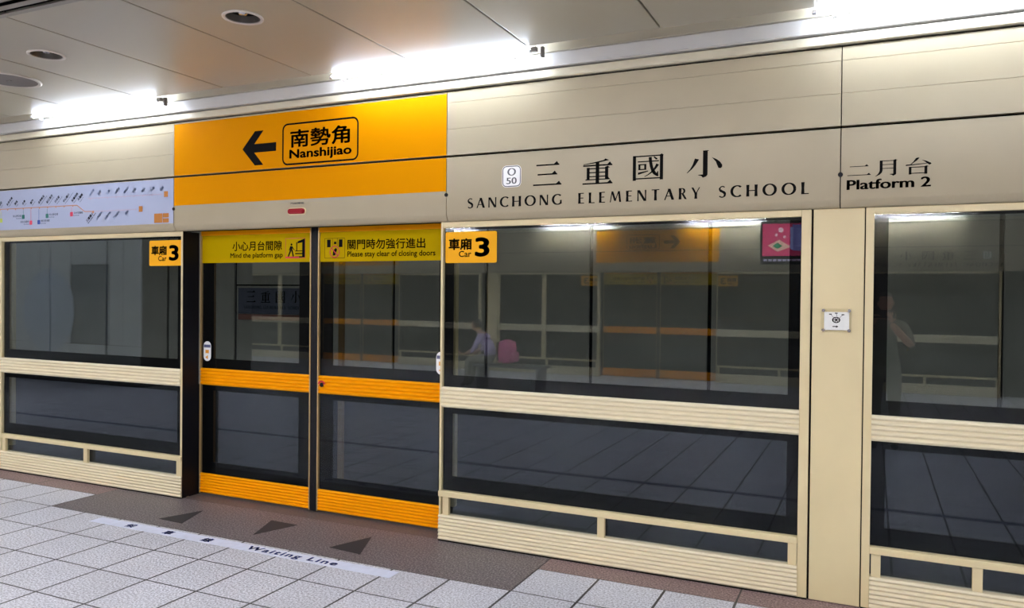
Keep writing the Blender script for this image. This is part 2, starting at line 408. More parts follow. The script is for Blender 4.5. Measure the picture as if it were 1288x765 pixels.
# ------------------------------------------------------------------ levels of the screen wall (metres)
Z_KICK, Z_LR0, Z_LR1, Z_MB0, Z_MB1, Z_GT = .182, .308, .347, .925, 1.065, 2.16
Y_H, Z_LIP, Z_GAP0, Z_GAP1, Z_TOP = -.045, 2.2, 2.631, 2.646, 3.076

def ribbed(x0, x1, z0, z1, n, yf=-.012, yb=.05, d=.012):
    """fluted extrusion: n shallow ribs"""
    p = []; h = (z1-z0)/n
    for i in range(n):
        a = z0+i*h
        p += [(yf+d, a), (yf, a+h*.42), (yf+.001, a+h*.62), (yf+d*.9, a+h*.96)]
    p += [(yb, z1), (yb, z0)]
    return MB().prism_x(p, x0, x1)

def border(mb, x0, x1, z0, z1, l, r, b, t, y0, y1):
    mb.box(x0, x0+l, y0, y1, z0, z1); mb.box(x1-r, x1, y0, y1, z0, z1)
    mb.box(x0+l, x1-r, y0, y1, z0, z0+b); mb.box(x0+l, x1-r, y0, y1, z1-t, z1)

def fixed_panel(x0, x1, label, ls=.016, rs=.05, end=None, rear=None, mull=None, group=None, sup=None):
    """fixed glazed bay of the platform screen: stiles, three panes, ribbed rails, kick plate"""
    t = thing('screen_panel', label, 'glass screen', (x0, 0, 0), group)
    w = x1-x0
    f = MB().bbox(0, ls, 0, .08, 0, 2.198, .0025).bbox(w-rs, w, 0, .08, 0, 2.198, .003).bbox(ls, w-rs, .001, .08, Z_GT, 2.198, .003)
    put('frame', f, M['cream'], t)
    a, b = ls, w-rs
    g = put('upper_pane', MB().box(a, b, .022, .026, Z_MB1-.005, Z_GT+.005).box(a, b, .038, .042, Z_MB1-.005, Z_GT+.005), M['glass'], t, label='tinted upper glass')
    k = MB(); border(k, a, b, Z_MB1-.005, Z_GT+.005, .07, .065, .085, .02, .0305, .034); put('glass_border', k, M['frit'], g, label='black printed edge of the pane')
    g = put('lower_pane', MB().box(a, b, .022, .026, Z_LR1-.005, Z_MB0+.005).box(a, b, .038, .042, Z_LR1-.005, Z_MB0+.005), M['glass_low'], t, label='tinted lower glass')
    k = MB(); border(k, a, b, Z_LR1-.005, Z_MB0+.005, .07, .065, .105, .05, .0305, .034); put('glass_border', k, M['frit'], g, label='black printed edge of the pane')
    g = put('lowest_pane', MB().box(a, b, .03, .034, Z_KICK-.005, Z_LR0+.005).box(a, b, .042, .046, Z_KICK-.005, Z_LR0+.005), M['glass_low'], t, label='low strip of tinted glass')
    put('mid_rail', ribbed(a, b, Z_MB0, Z_MB1, 5), M['cream_rib'], t, label='cream ribbed rail at waist height')
    put('lower_rail', MB().bbox(0 if ls < .03 else a, b if rs > .03 else w, -.012, .05, Z_LR0, Z_LR1, .004), M['cream'], t)
    put('kick_plate', ribbed(0 if ls < .03 else a, b if rs > .03 else w, .006, Z_KICK, 7, -.012, .05, .012), M['cream_rib'], t, label='cream ribbed kick plate')
    for c in (sup or (.05, w/2, w-rs-.03)):
        put('support', MB().bbox(c-.024, c+.024, .002, .028, Z_KICK-.002, Z_LR0+.002, .003), M['cream'], t)
    if end == 'l': put('end_post', MB().box(.0, .012, .081, .175, 0, 2.198).box(.003, .012, .02, .081, 0, 2.198), M['black'], t, label='black return beside the doorway')
    if end == 'r': put('end_post', MB().box(w-.012, w, .081, .175, 0, 2.198).box(w-.02, w+.0012, .006, .081, 0.004, 2.197), M['black'], t, label='black return beside the doorway')
    if rear: put('rear_post', MB().bbox(rear[0]-x0, rear[1]-x0, .14, .18, .2, 2.2, .003), M['cream'], t, label='cream post behind the glass')
    if mull: put('mullion', MB().bbox(mull-x0-.05, mull-x0+.05, -.006, .06, Z_LR1, Z_GT, .003), M['cream'], t)
    return t

def door_leaf(x0, x1, label, side, group=None, sign=True):
    """sliding screen door leaf, front face at y=.17; side 'l' or 'r' of the pair"""
    Y = .17
    t = thing('screen_door', label, 'sliding door', (x0, Y, 0), group)
    w = x1-x0
    f = MB().bbox(0, .01, 0, .05, .012, 2.29, .002).bbox(w-.01, w, 0, .05, .012, 2.29, .002)
    put('edge_trim', f, M['gold'], t, label='thin gold edge strips')
    put('top_rail', MB().bbox(.01, w-.01, .002, .05, 2.172, 2.29, .002), M['door_orange'], t, label='orange top rail')
    a, b = .01, w-.01
    for nm, z0, z1, bb, tt, lb in (('upper_pane', Z_MB1-.003, 2.172, .085, .02, 'tinted upper glass'), ('lower_pane', Z_KICK-.003, Z_MB0+.003, .1, .05, 'tinted lower glass')):
        g = put(nm, MB().box(a, b, .016, .020, z0, z1).box(a, b, .030, .034, z0, z1), M['glass'] if z0 > 1 else M['glass_low'], t, label=lb)
        k = MB(); border(k, a, b, z0, z1, .12, .12, bb, tt, .0245, .028) if side == 'l' else border(k, a, b, z0, z1, .12, .08, bb, tt, .0245, .028)
        put('glass_border', k, M['frit'], g, label='black printed edge of the pane')
    put('mid_rail', ribbed(a, b, Z_MB0, Z_MB1, 5, 0, .04, .012), M['door_orange'], t, label='orange ribbed rail at waist height')
    put('kick_plate', ribbed(a, b, .016, Z_KICK, 7, 0, .04, .012), M['door_orange'], t, label='orange ribbed kick plate')
    s = (w, w+.0335) if side == 'l' else (-.0335, 0)
    put('rubber_seal', MB().box(s[0], s[1], .006, .045, .008, 2.29), M['black'], t, label='black rubber meeting edge')
    st = (.025, .06) if side == 'l' else (.13, .17)
    put('inner_stile', MB().box(st[0], st[1], .09, .12,   .25, 2.17), M['stile'], t, label='brown stile behind the glass')
    if not sign: return t
    zs0, zs1 = 1.945, 2.1715
    sg = put('warning_sign', MB().box(.012, w-.012, .0125, .0158, zs0, zs1), M['yellow'], t, label='yellow notice across the top of the glass')
    y = .0118
    q = MB(); pk = MB(); rd = MB()
    if side == 'l':
        X = lambda u: (u-262)/ (391.4-252.9)*w + (262-252.9)/(391.4-252.9)*w      # along the leaf
        fx = lambda c: .012+(w-.024)*c
        wall_text(q, '小心月台間隙', fx(.294), fx(.750), 2.040, 2.118, y, bold=.018)
        wall_text(q, 'Mind the platform gap', fx(.274), fx(.757), 1.972, 2.024, y, bold=.018)
        px0, px1, pz0, pz1 = fx(.780), fx(.953), 1.974, 2.134
        rring(rd, px0, px1, pz0, pz1, .004, .004, y)
        rect(rd, px0+.004, px1-.06, pz0+.004, pz0+.014, y-.0004)                # platform edge
        e = lambda a, b: (px0+a*(px1-px0), y, pz0+b*(pz1-pz0))
        polys_to(pk, [[(.62, .83), (.99, .97), (.99, .04), (.5, .04), (.5, .10), (.85, .10), (.85, .78), (.62, .73)], [(.5, .2), (.85, .2), (.85, .26), (.5, .26)],
                      [(.55, .36), (.60, .36), (.60, .8), (.55, .78)], [(.5, .34), (.86, .34), (.86, .38), (.5, .38)]], e)
        polys_to(pk, [[(.24, .40), (.36, .40), (.36, .60), (.24, .60)], [(.24, .42), (.12, .1), (.18, .08), (.31, .38)], [(.30, .40), (.38, .08), (.44, .10), (.37, .42)],
                      [(.36, .58), (.47, .42), (.45, .38), (.35, .52)], [(.24, .58), (.18, .40), (.21, .38), (.27, .5)]], e)
        disc(pk, px0+.31*(px1-px0), pz0+.68*(pz1-pz0), .009, y)
    else:
        fx = lambda c: .012+(w-.024)*c
        wall_text(q, '關門時勿強行進出', fx(.226), fx(.830), 2.035, 2.112, y, bold=.018)
        wall_text(q, 'Please stay clear of closing doors', fx(.226), fx(.905), 1.968, 2.022, y, bold=.018)
        px0, px1, pz0, pz1 = fx(.037), fx(.206), 1.970, 2.125
        rring(pk, px0, px1, pz0, pz1, .008, .003, y)
        e = lambda a, b: (px0+a*(px1-px0), y, pz0+b*(pz1-pz0))
        polys_to(pk, [[(.12, .55), (.3, .55), (.3, .93), (.12, .93)], [(.70, .55), (.88, .55), (.88, .93), (.70, .93)], [(.46, .70), (.58, .70), (.58, .82), (.46, .82)],
                      [(.38, .6), (.395, .6), (.395, 1), (.38, 1)], [(.62, .6), (.635, .6), (.635, 1), (.62, 1)], [(.42, .38), (.55, .52), (.62, .44), (.52, .14), (.40, .14)]], e)
        n = 24; cx, cz, r = px0+.5*(px1-px0), pz0+.32*(pz1-pz0), .047
        for i in range(n):
            a0, a1 = 2*PI*i/n, 2*PI*(i+1)/n
            rd.quad(*[(cx+rr*math.cos(a), y-.0006, cz+rr*math.sin(a)) for a, rr in ((a0, r), (a1, r), (a1, r-.008), (a0, r-.008))])
        rd.quad(*[(cx+r*math.cos(a), y-.0006, cz+r*math.sin(a)) for a in (PI*.72, PI*.78, PI*1.72, PI*1.78)])
    put('lettering', q, M['ink'], sg, label='black Chinese and English wording'); put('pictogram', pk, M['ink'], sg); put('warning_mark', rd, M['red_ink'], sg, label='red warning marks')
    return t

# ------------------------------------------------------------------ header modules
def upper_profile():
    p = [(Y_H, Z_GAP1)]
    for z in (2.822, 3.0): p += [(Y_H, z-.0025), (Y_H+.0025, z), (Y_H, z+.0025)]
    return p+[(Y_H, Z_TOP), (-.005, Z_TOP), (-.005, Z_GAP1)]
LOW = [(Y_H, Z_GAP0), (Y_H, 2.246), (Y_H+.003, 2.238), (-.024, 2.206), (-.014, Z_LIP), (.02, Z_LIP), (.02, 2.24), (-.005, 2.26), (-.005, Z_GAP0)]
G = .0028
def header(x0, x1, lab_u, lab_l, group=None, orange=False):
    u = thing('fascia_panel', lab_u, 'wall panel', (x0, 0, Z_GAP1), group)
    w = x1-x0
    b = MB().prism_x([(y, z-Z_GAP1) for y, z in upper_profile()], G, w-G); put('panel', b, M['header'], u)
    l = thing('fascia_panel', lab_l, 'wall panel', (x0, 0, Z_LIP), group)
    b = MB().prism_x([(y, z-Z_LIP) for y, z in LOW], G, w-G); put('panel', b, M['header'], l, smooth=True)
    if orange:
        put('orange_film', MB().box(G, w-G, Y_H-.0012, Y_H-.0001, .001, Z_TOP-Z_GAP1-.012), M['orange'], u, label='orange film covering the panel')
        put('orange_film', MB().box(G, w-G, Y_H-.0012, Y_H-.0001, 2.403-Z_LIP, Z_GAP0-Z_LIP-.001), M['orange'], l, label='orange film covering the upper part')
    put('bolt', MB().cyl((w-.0, Y_H-.006, 2.378-Z_LIP), .013, .008, 'y', 16), M['black'], l, label='round bolt on the panel joint')
    return u, l

def arrow_pts(tipx, z, L, H, sh, d):
    """left-pointing arrow: tip at tipx; L length, H head half-height, sh half shaft, d stroke of the head"""
    return [(tipx, z), (tipx+H*.95, z+H), (tipx+H*.95+d, z+H), (tipx+d*.9+sh+.01, z+sh), (tipx+L, z+sh), (tipx+L, z-sh), (tipx+d*.9+sh+.01, z-sh), (tipx+H*.95+d, z-H), (tipx+H*.95, z-H)]
def direction(u, x0, tipx, bx0, bx1, zh, en):
    """arrow and boxed destination on the orange panel; coordinates in wall space, panel root at x0"""
    o = (x0, 0, Z_GAP1); y = Y_H-.002; z0 = -Z_GAP1
    a = MB(); p = arrow_pts(tipx-x0, 2.812+z0, .335, .132, .033, .085); a.quad(*[(x, y, z) for x, z in p[:5]+[(p[4][0], p[5][1])]+p[6:]])
    put('arrow', a, M['ink'], u, label='black arrow pointing along the platform')
    b = MB(); rring(b, bx0-x0, bx1-x0, 2.662+z0, 2.976+z0, .05, .013, y)
    wall_text(b, zh, bx0+.075-x0, bx1-.075-x0, 2.79+z0, 2.925+z0, y, bold=.022)
    wall_text(b, en, bx0+.068-x0, bx1-.06-x0, 2.69+z0, 2.778+z0, y, bold=.03)
    put('lettering', b, M['ink'], u, label='black destination in a rounded outline')
def station_name(l, x0, tx):
    """tx shifts the lettering along the wall"""
    y = Y_H-.001; s = -Z_LIP; m = MB()
    for ch, a, b, c, d in (('三', -1.999, -1.803, 2.402, 2.552), ('重', -1.662, -1.466, 2.397, 2.556), ('國', -1.338, -1.146, 2.405, 2.562), ('小', -1.010, -.800, 2.402, 2.562)):
        han(m, ch, a+tx-x0, b+tx-x0, c+s, d+s, y)
    for wd, a, b, gp in (('SANCHONG', -2.478, -1.796, .30), ('ELEMENTARY', -1.690, -.928, .36), ('SCHOOL', -.823, -.329, .33)):
        roman(m, wd, a+tx-x0, b+tx-x0, 2.280+s, 2.347+s, y, gp)
    put('lettering', m, M['ink'], l, label='black station name in Chinese over spaced English capitals')
    c = MB(); c.poly_y(rrect(-2.221+tx-x0, -2.084+tx-x0, 2.407+s, 2.549+s, .03), y-.0002, y+.0008)
    bd = put('code_badge', c, M['white'], l, label='small white rounded badge reading O 50')
    c = MB(); rring(c, -2.218+tx-x0, -2.087+tx-x0, 2.410+s, 2.546+s, .028, .006, y-.0006)
    polys_to(c, nib(arc(.5, .5, .4, .44, 0, 360, 28), .2, .09), lambda a, b: (-2.183+a*.062+tx-x0, y-.0006, 2.482+s+b*.05))
    wall_text(c, '50', -2.190+tx-x0, -2.115+tx-x0, 2.428+s, 2.470+s, y-.0006, smear=.02)
    put('lettering', c, M['ink_grey'], bd)

def car_sign(x0, label, group=None):
    t = thing('car_number_sign', label, 'sign', (x0, .0215, 1.918), group)
    w, h = .392, .212
    put('plate', MB().poly_y(rrect(0, w, 0, h, .012), -.004, 0), M['car_yellow'], t)
    m = MB(); y = -.0046
    wall_text(m, '車廂', .024, .205, .088, .168, y, bold=.034)
    wall_text(m, 'Car', .105, .202, .04, .082, y, bold=.02)
    wall_text(m, '3', .228, .340, .04, .172, y, bold=.034)
    put('lettering', m, M['ink'], t)
    return t

# ================================================================== the wall in front of the camera
XD0, XD1 = -5.14, -2.705
fixed_panel(-7.53, XD0, 'fixed glass screen bay left of the orange doors, below the route map', .05, .018, 'r', (-7.67, -7.54), sup=(.085, 1.222, 2.352))
fixed_panel(XD1, -.316, 'wide fixed glass screen bay between the orange doors and the beige pillar', .016, .052, 'l', (-2.70, -2.66), sup=(.052, 1.172, 2.31))
fixed_panel(-.037, 2.353, 'fixed glass screen bay right of the beige pillar, cut by the photo edge', .042, .018, 'r', (2.36, 2.40), sup=(.073, .553, 2.3))
DL = door_leaf(-5.125, -3.964, 'left orange-railed sliding glass door, yellow notice about the platform gap', 'l')
DR = door_leaf(-3.896, -2.735, 'right orange-railed sliding glass door, yellow notice about closing doors', 'r')
# stickers and lock on the doors
def oval_sticker(par, x):
    b = put('oval_sticker', MB().poly_y(rrect(x, x+.082, 1.125-0, 1.29, .04), .0125, .0155), M['white'], par, label='small white oval pictogram sticker')
    q = MB(); rect(q, x+.004, x+.078, 1.238, 1.262, .012); put('blue_band', q, M['purple_grey'], b)
    q = MB(); rect(q, x+.022, x+.06, 1.19, 1.218, .012); q.quad((x+.02, .012, 1.155), (x+.05, .012, 1.175), (x+.05, .012, 1.14)); put('amber_mark', q, M['amber'], b)
oval_sticker(DL, .032); oval_sticker(DR, 1.055)
q = MB()
for i in range(12):
    a0, a1 = PI*(.08+.84*i/12), PI*(.08+.84*(i+1)/12)
    q.quad(*[(.045+r*math.cos(a), -.004, .992+r*math.sin(a)) for a, r in ((a0, .036), (a1, .036), (a1, .023), (a0, .023))])
lk = put('lock', MB().cyl((.045, -.006, .995), .016, .02, 'y', 18), M['black'], DR, label='small black key lock'); put('lock_mark', q, M['red_ink'], lk, label='red arc over the lock')
car_sign(-5.542, 'yellow plate reading Car 3, left of the doors')
car_sign(-2.679, 'yellow plate reading Car 3, right of the doors')

# header modules
uA, lA = header(-7.695, -5.190, 'upper cream wall panel over the route map', 'pale blue route map panel left of the orange sign')
uB, lB = header(-5.190, -2.640, 'orange overhead sign with left arrow and boxed destination', 'orange and cream panel under the arrow sign, with a red lamp', orange=True)
uC, lC = header(-2.640, -.168, 'upper cream wall panel above the station name', 'cream panel lettered with the station name')
uD, lD = header(-.168, 2.382, 'brightly lit upper cream wall panel at the right edge', 'cream panel lettered Platform 2')
header(-10.245, -7.695, 'upper cream wall panel next to the one over the route map, beyond the photo edge', 'cream panel next to the route map panel, beyond the photo edge')
header(2.382, 4.932, 'upper cream wall panel beyond the right photo edge', 'plain cream lower wall panel beyond the right photo edge')
fixed_panel(-10.2, -7.815, 'fixed glass screen bay beyond the left photo edge', .016, .05)
direction(uB, -5.19, -4.458, -4.064, -3.366, '南勢角', 'Nanshijiao')
station_name(lC, -2.64, 0)
m = MB(); s = -Z_LIP; y = Y_H-.001; x0 = -.168
for ch, a, b, c, d in (('二', -.133, -.017, 2.364, 2.428), ('月', .004, .114, 2.358, 2.446), ('台', .150, .272, 2.360, 2.448)): han(m, ch, a-x0, b-x0, c+s, d+s, y)
wall_text(m, 'Platform 2', -.136-x0, .271-x0, 2.292+s, 2.346+s, y, bold=.012, smear=.02)
put('lettering', m, M['ink'], lD, label='black platform number in Chinese and English')
# red door lamp on the lip panel
rl = thing('door_lamp', 'small red capsule lamp on the cream lip above the doors', 'lamp', (-3.921, Y_H, 2.313))
bm = MB()
bm.poly_y(rrect(-.086, .086, -.027, .027, .026), -.004, 0); put('bezel', bm, M['cream'], rl)
bm = MB(); n = 20
bm.poly_y(rrect(-.076, .076, -.02, .02, .0195), -.016, -.003); bm.poly_y(rrect(-.066, .066, -.013, .013, .0125), -.021, -.015)
put('lens', bm, M['red'], rl, label='red lens', smooth=True)
q = MB(); wall_text(q, '門故障燈', -.06, .065, .052, .068, -.001, bold=.01)
put('lettering', q, M['ink_grey'], rl)

# ---- route map
def route_map(l, x0):
    s = -Z_LIP; y = Y_H-.0012
    put('map_sheet', MB().box(.004, 2.501, Y_H-.001, Y_H-.0001, 2.262+s, Z_GAP0+s-.004), M['map_white'], l, label='pale blue printed sheet')
    y2 = y-.0006
    X = lambda x: x-x0
    ln = MB()
    def seg(mb, a, b, w):
        (xa, za), (xb, zb) = a, b; d = math.hypot(xb-xa, zb-za); nx, nz = -(zb-za)/d*w/2, (xb-xa)/d*w/2
        mb.quad((X(xa)+nx, y2, za+s+nz), (X(xb)+nx, y2, zb+s+nz), (X(xb)-nx, y2, zb+s-nz), (X(xa)-nx, y2, za+s-nz))
    zt = 2.458; xs = [-7.427+.1125*i for i in range(10)]
    seg(ln, (-7.69, zt), (-6.36, zt-.004), .0075); seg(ln, (-6.36, zt-.004), (-6.262, 2.396), .0075); seg(ln, (-6.268, 2.396), (-6.14, 2.392), .0075)
    for x in xs+[-7.54, -7.65]: disc(ln, X(x), zt-.008+s, .008, y2-.0003)
    disc(ln, X(-6.152), 2.388+s, .012, y2-.0003)
    put('route_line', ln, M['line_orange'], l, label='orange line with stops')
    pl = MB(); seg(pl, (-6.22, 2.508), (-5.33, 2.504), .008); seg(pl, (-6.14, 2.392), (-5.63, 2.391), .008)
    for i in range(9): disc(pl, X(-6.184+.1066*i), 2.502+s, .008, y2-.0003)
    for i in range(5): disc(pl, X(-6.045+.104*i), 2.390+s, .008, y2-.0003)
    put('branch_line', pl, M['line_pale'], l, label='pale branch lines')
    nm = MB(); pn = MB()
    def slant(mb, body, x, z, h, ang=42, below=False, sub=None):
        v, f, asp = glyphs(body, .03); a = math.radians(ang); L = h*asp
        ox, oz = (-L*math.cos(a), -L*math.sin(a)) if below else (0, 0)
        fn = lambda p, r: (X(x)+ox+(p*L)*math.cos(a)-(r*h)*math.sin(a), y2, z+s+oz+(p*L)*math.sin(a)+(r*h)*math.cos(a))
        mb.flat((v, f), fn)
        if sub:
            v2, f2, asp2 = glyphs(sub, .0); h2 = h*.5; L2 = h2*asp2
            fn2 = lambda p, r: (X(x)+ox+.022+(p*L2)*math.cos(a)-(r*h2)*math.sin(a), y2, z+s+oz-.012+(p*L2)*math.sin(a)+(r*h2)*math.cos(a))
            mb.flat((v2, f2), fn2)
    main = [('景安', "Jing'an"), ('永安市場', "Yongan Market"), ('頂溪', 'Dingxi'), ('古亭', 'Guting'), ('東門', 'Dongmen'), ('忠孝新生', 'Zhongxiao Xinsheng'), ('松江南京', 'Songjiang Nanjing'), ('行天宮', 'Xingtian Temple'), ('中山國小', 'Zhongshan Elem. School'), ('民權西路', 'Minquan W. Rd.'), ('大橋頭', 'Daqiaotou')]
    for (c, e), x in zip(main, xs+[-6.335]): slant(nm, c, x-.005, 2.482 if x < -6.4 else 2.488, .026, sub=e)
    slant(nm, '三重國小', -6.145, 2.372, .027, below=True); slant(nm, 'Sanchong Elem. School', -6.115, 2.372, .014, below=True)
    for i, c in enumerate(('台北橋', '菜寮', '三重', '先嗇宮', '頭前庄', '新莊', '輔大', '丹鳳', '迴龍')): slant(pn, c, -6.190+.1066*i, 2.526, .024)
    for i, c in enumerate(('三和國中', '徐匯中學', '三民高中', '蘆洲')): slant(pn, c, -6.035+.108*i, 2.376, .024, below=True)
    put('station_names', nm, M['ink'], l, label='slanted black station names'); put('station_names', pn, M['ink_pale'], l, label='slanted pale station names')
    tg = MB()
    tags = [(-7.090, 2.376, 'green_ink', -1, '松山新店線'), (-6.983, 2.320, 'pink_ink', -1, '淡水信義線'), (-6.872, 2.321, 'blue_ink2', 1, '板南線'), (-6.758, 2.374, 'green_ink', 1, '松山新店線'), (-6.431, 2.378, 'pink_ink', 1, '淡水信義線'), (-7.41, 2.352, 'lime_ink', 1, '')]
    for x, z, mm, d, c in tags:
        k = MB(); seg(k, (x, z), (x, zt-.02), .004); k.poly_y(rrect(X(x)-.019, X(x)+.019, z+s-.019, z+s+.019, .007), y2-.0006, y2)
        put('transfer_tag', k, M[mm], l, label='coloured transfer tag below the route line')
        tg = MB()
        if c: wall_text(tg, c, X(x)+(.028 if d > 0 else -.148), X(x)+(.148 if d > 0 else -.028), z+s+.001, z+s+.021, y2)
        if c: wall_text(tg, 'Line', X(x)+(.028 if d > 0 else -.098), X(x)+(.098 if d > 0 else -.028), z+s-.016, z+s-.006, y2); put('tag_name', tg, M['ink'], l)
    for bx0, bx1, bz0, bz1 in ((-5.300, -5.255, 2.480, 2.527), (-5.592, -5.548, 2.368, 2.416), (-5.412, -5.318, 2.27, 2.347), (-5.313, -5.245, 2.312, 2.347), (-5.313, -5.245, 2.27, 2.305)):
        put('route_box', MB().poly_y(rrect(X(bx0), X(bx1), bz0+s, bz1+s, .004), y2-.0006, y2), M['box_orange'], l, label='orange line-number box')
route_map(lA, -7.695)

# pillar between the two bays, with its framed plate
pc = thing('pillar_cover', 'plain beige sheet-metal pillar between two glass bays', 'pillar cover', (-.311, 0, 0))
put('sheet', MB().bbox(.006, .268, .001, .06, .004, 2.198, .004), M['cream'], pc)
put('joint', MB().box(-.004, .006, .014, .06, 0, 2.198).box(.268, .275, .014, .06, 0, 2.198), M['void'], pc, label='dark joint down each side')
pc2 = thing('pillar_cover', 'beige sheet-metal pillar beyond the left edge of the photo', 'pillar cover', (-7.81, 0, 0))
put('sheet', MB().bbox(.006, .274, .001, .06, .004, 2.198, .004), M['cream'], pc2)
ps = thing('notice_plate', 'small clear acrylic holder with a white card, screwed to the beige pillar', 'notice', (-.180, .001, 1.578))
put('acrylic_plate', MB().bbox(-.079, .079, -.022, -.019, -.066, .066, .001), M['acrylic'], ps, label='clear acrylic plate')
cd = put('card', MB().bbox(-.062, .066, -.018, -.015, -.053, .047, .001), M['white'], ps, label='white card with a dark symbol')
for sx in (-.066, .066):
    for sz in (-.055, .055): put('standoff', MB().cyl((sx, -.028, sz), .009, .028, 'y', 18), M['chrome'], ps, label='chrome standoff screw')
q = MB(); yy = -.0186
for i in range(20):
    a0, a1 = 2*PI*i/20, 2*PI*(i+1)/20
    q.quad(*[(.0+r*1.25*math.cos(a), yy, .003+r*math.sin(a)) for a, r in ((a0, .017), (a1, .017), (a1, .012), (a0, .012))])
for a in (0, 60, 120):
    ca, sa = math.cos(math.radians(a)), math.sin(math.radians(a)); q.quad((-.018*ca+.002*sa, yy, .003-.015*sa-.002*ca), (.018*ca+.002*sa, yy, .003+.015*sa-.002*ca), (.018*ca-.002*sa, yy, .003+.015*sa+.002*ca), (-.018*ca-.002*sa, yy, .003-.015*sa+.002*ca))
for px, pz, dx in ((-.03, .034, .018), (0, .04, .004), (.034, .032, -.018)):
    q.quad((px-.001, yy, pz), (px+.001, yy, pz), (px+dx+.001, yy, pz-.018), (px+dx-.001, yy, pz-.018)); rect(q, px-.007, px+.007, pz-.002, pz+.003, yy)
q.quad((-.018, yy, -.036), (.0, yy, -.036), (.0, yy, -.040), (.012, yy, -.034), (.0, yy, -.027), (.0, yy, -.031), (-.018, yy, -.031))
put('symbol', q, M['ink'], cd, label='dark round symbol with an arrow')

# ------------------------------------------------------------------ continuous parts of the header and ceiling
XL, XR = -26., 8.
def run(name, prof, m, x0=XL, x1=XR, both=True, smooth=False):
    mb = MB().prism_x(prof, x0, x1)
    if both: mb.prism_x([(-W_OPP-y, z) for y, z in prof], x0, x1)
    return struct(name, mb, m, smooth)
run('trim_1', [(-.004, 2.265), (-.004, 3.126), (.3, 3.126), (.3, 2.3), (.12, 2.3), (.12, 2.203), (.024, 2.203), (.024, 2.265)], M['void'])                      # core behind the panels
run('trim_2', [(-.072, 3.091), (-.072, 3.132), (-.068, 3.139), (-.06, 3.141), (-.006, 3.144), (-.006, 3.092), (-.046, 3.086), (-.06, 3.086)], M['fascia'], smooth=True)
run('trim_3', [(-.088, 3.156), (-.092, 3.151), (-.084, 3.148), (-.008, 3.149), (-.008, 3.238), (-.082, 3.238), (-.082, 3.16)], M['tray'])
run('trim_4', [(-.102, 3.241), (-.102, 3.297), (-.27, 3.297), (-.27, 3.32), (-.004, 3.32), (-.004, 3.241)], M['fascia'])
ZC = 3.232
cm = MB(); sx = -.290
for side in (0, 1):
    k = -31
    while sx+.828*k < XR:
        a, b = sx+.828*k+.0055, sx+.828*(k+1)-.0055
        y0, y1 = (-1.895, -.274) if side == 0 else (-W_OPP+.274, -W_OPP+1.895)
        cm.bbox(a, b, y0, y1, ZC, ZC+.03, .004); k += 1
struct('ceiling', cm, M['ceiling'])
struct('trim_5', MB().box(XL, XR, -W_OPP+.2, -.2, ZC+.16, ZC+.2).box(XL, XR, -1.9, -.28, ZC+.035, ZC+.045).box(XL, XR, -W_OPP+.28, -W_OPP+1.9, ZC+.035, ZC+.045), M['void'])
sl = MB(); yy = -1.888; sl.box(XL, XR, yy-.035, yy, ZC-.001, ZC+.003); yy -= .073
while yy > -W_OPP+1.96: sl.box(XL, XR, yy-.04, yy, ZC, ZC+.003); yy -= .078
struct('trim_6', sl, M['slat'])

# fluorescent tubes along both headers
def tube_lamp(x0, x1, label, group=None):
    t = thing('fluorescent_tube', label, 'lamp', ((x0+x1)/2, -.228, 3.222), group); h = (x1-x0)/2
    put('tube', MB().cyl((-h+.012, 0, 0), .0135, 2*h-.024, 'x', 20), M['tube2'] if OPP else M['tube'], t, smooth=True)
    for sx in (-1, 1):
        put('end_cap', MB().cyl((sx*h-(.012 if sx < 0 else 0)-.012*0, 0, 0), .015, .024 if sx < 0 else .012, 'x', 18), M['chrome'], t)
        put('clip', MB().bbox(sx*(h-.10)-.012, sx*(h-.10)+.012, -.004, .018, -.040, -.014, .003), M['white'], t)
    put('socket', MB().bbox(h+.014, h+.05, -.014, .02, -.012, .016, .003).bbox(h+.075, h+.095, -.010, .02, -.05, .012, .003), M['grey'], t, label='grey lampholder at the end')
    return t
TL = 1.515
tube_lamp(-6.69, -6.69+TL, 'glowing fluorescent tube at the left edge, above the route map')
tube_lamp(-3.468, -3.468+TL, 'glowing fluorescent tube above the orange sign and station name')
tube_lamp(-.300, -.300+TL, 'glowing fluorescent tube at the top right corner')
for i, x in enumerate((-9.93, -13.1, 2.86)):
    tube_lamp(x, x+TL, 'fluorescent tube of the lamp row, beyond the photo edge', 'tubes beyond the photo edge')

# downlights and speaker in the ceiling
def downlight(x, y, label):
    t = thing('downlight', label, 'lamp', (x, y, ZC))
    put('ring', MB().lathe([(.112, .002), (.112, -.005), (.106, -.008), (.094, -.005), (.092, .0)], (0, 0, 0)), M['ring'], t, smooth=True, fixn=True)
    put('reflector', MB().lathe([(.093, -.003), (.082, .035), (.06, .05), (.001, .052)], (0, 0, 0)), M['dark_lamp'], t, smooth=True)
    put('bulb', MB().lathe([(.001, .012), (.02, .014), (.028, .024), (.022, .05)], (0, 0, 0)), M['chrome'], t, smooth=True)
    return t
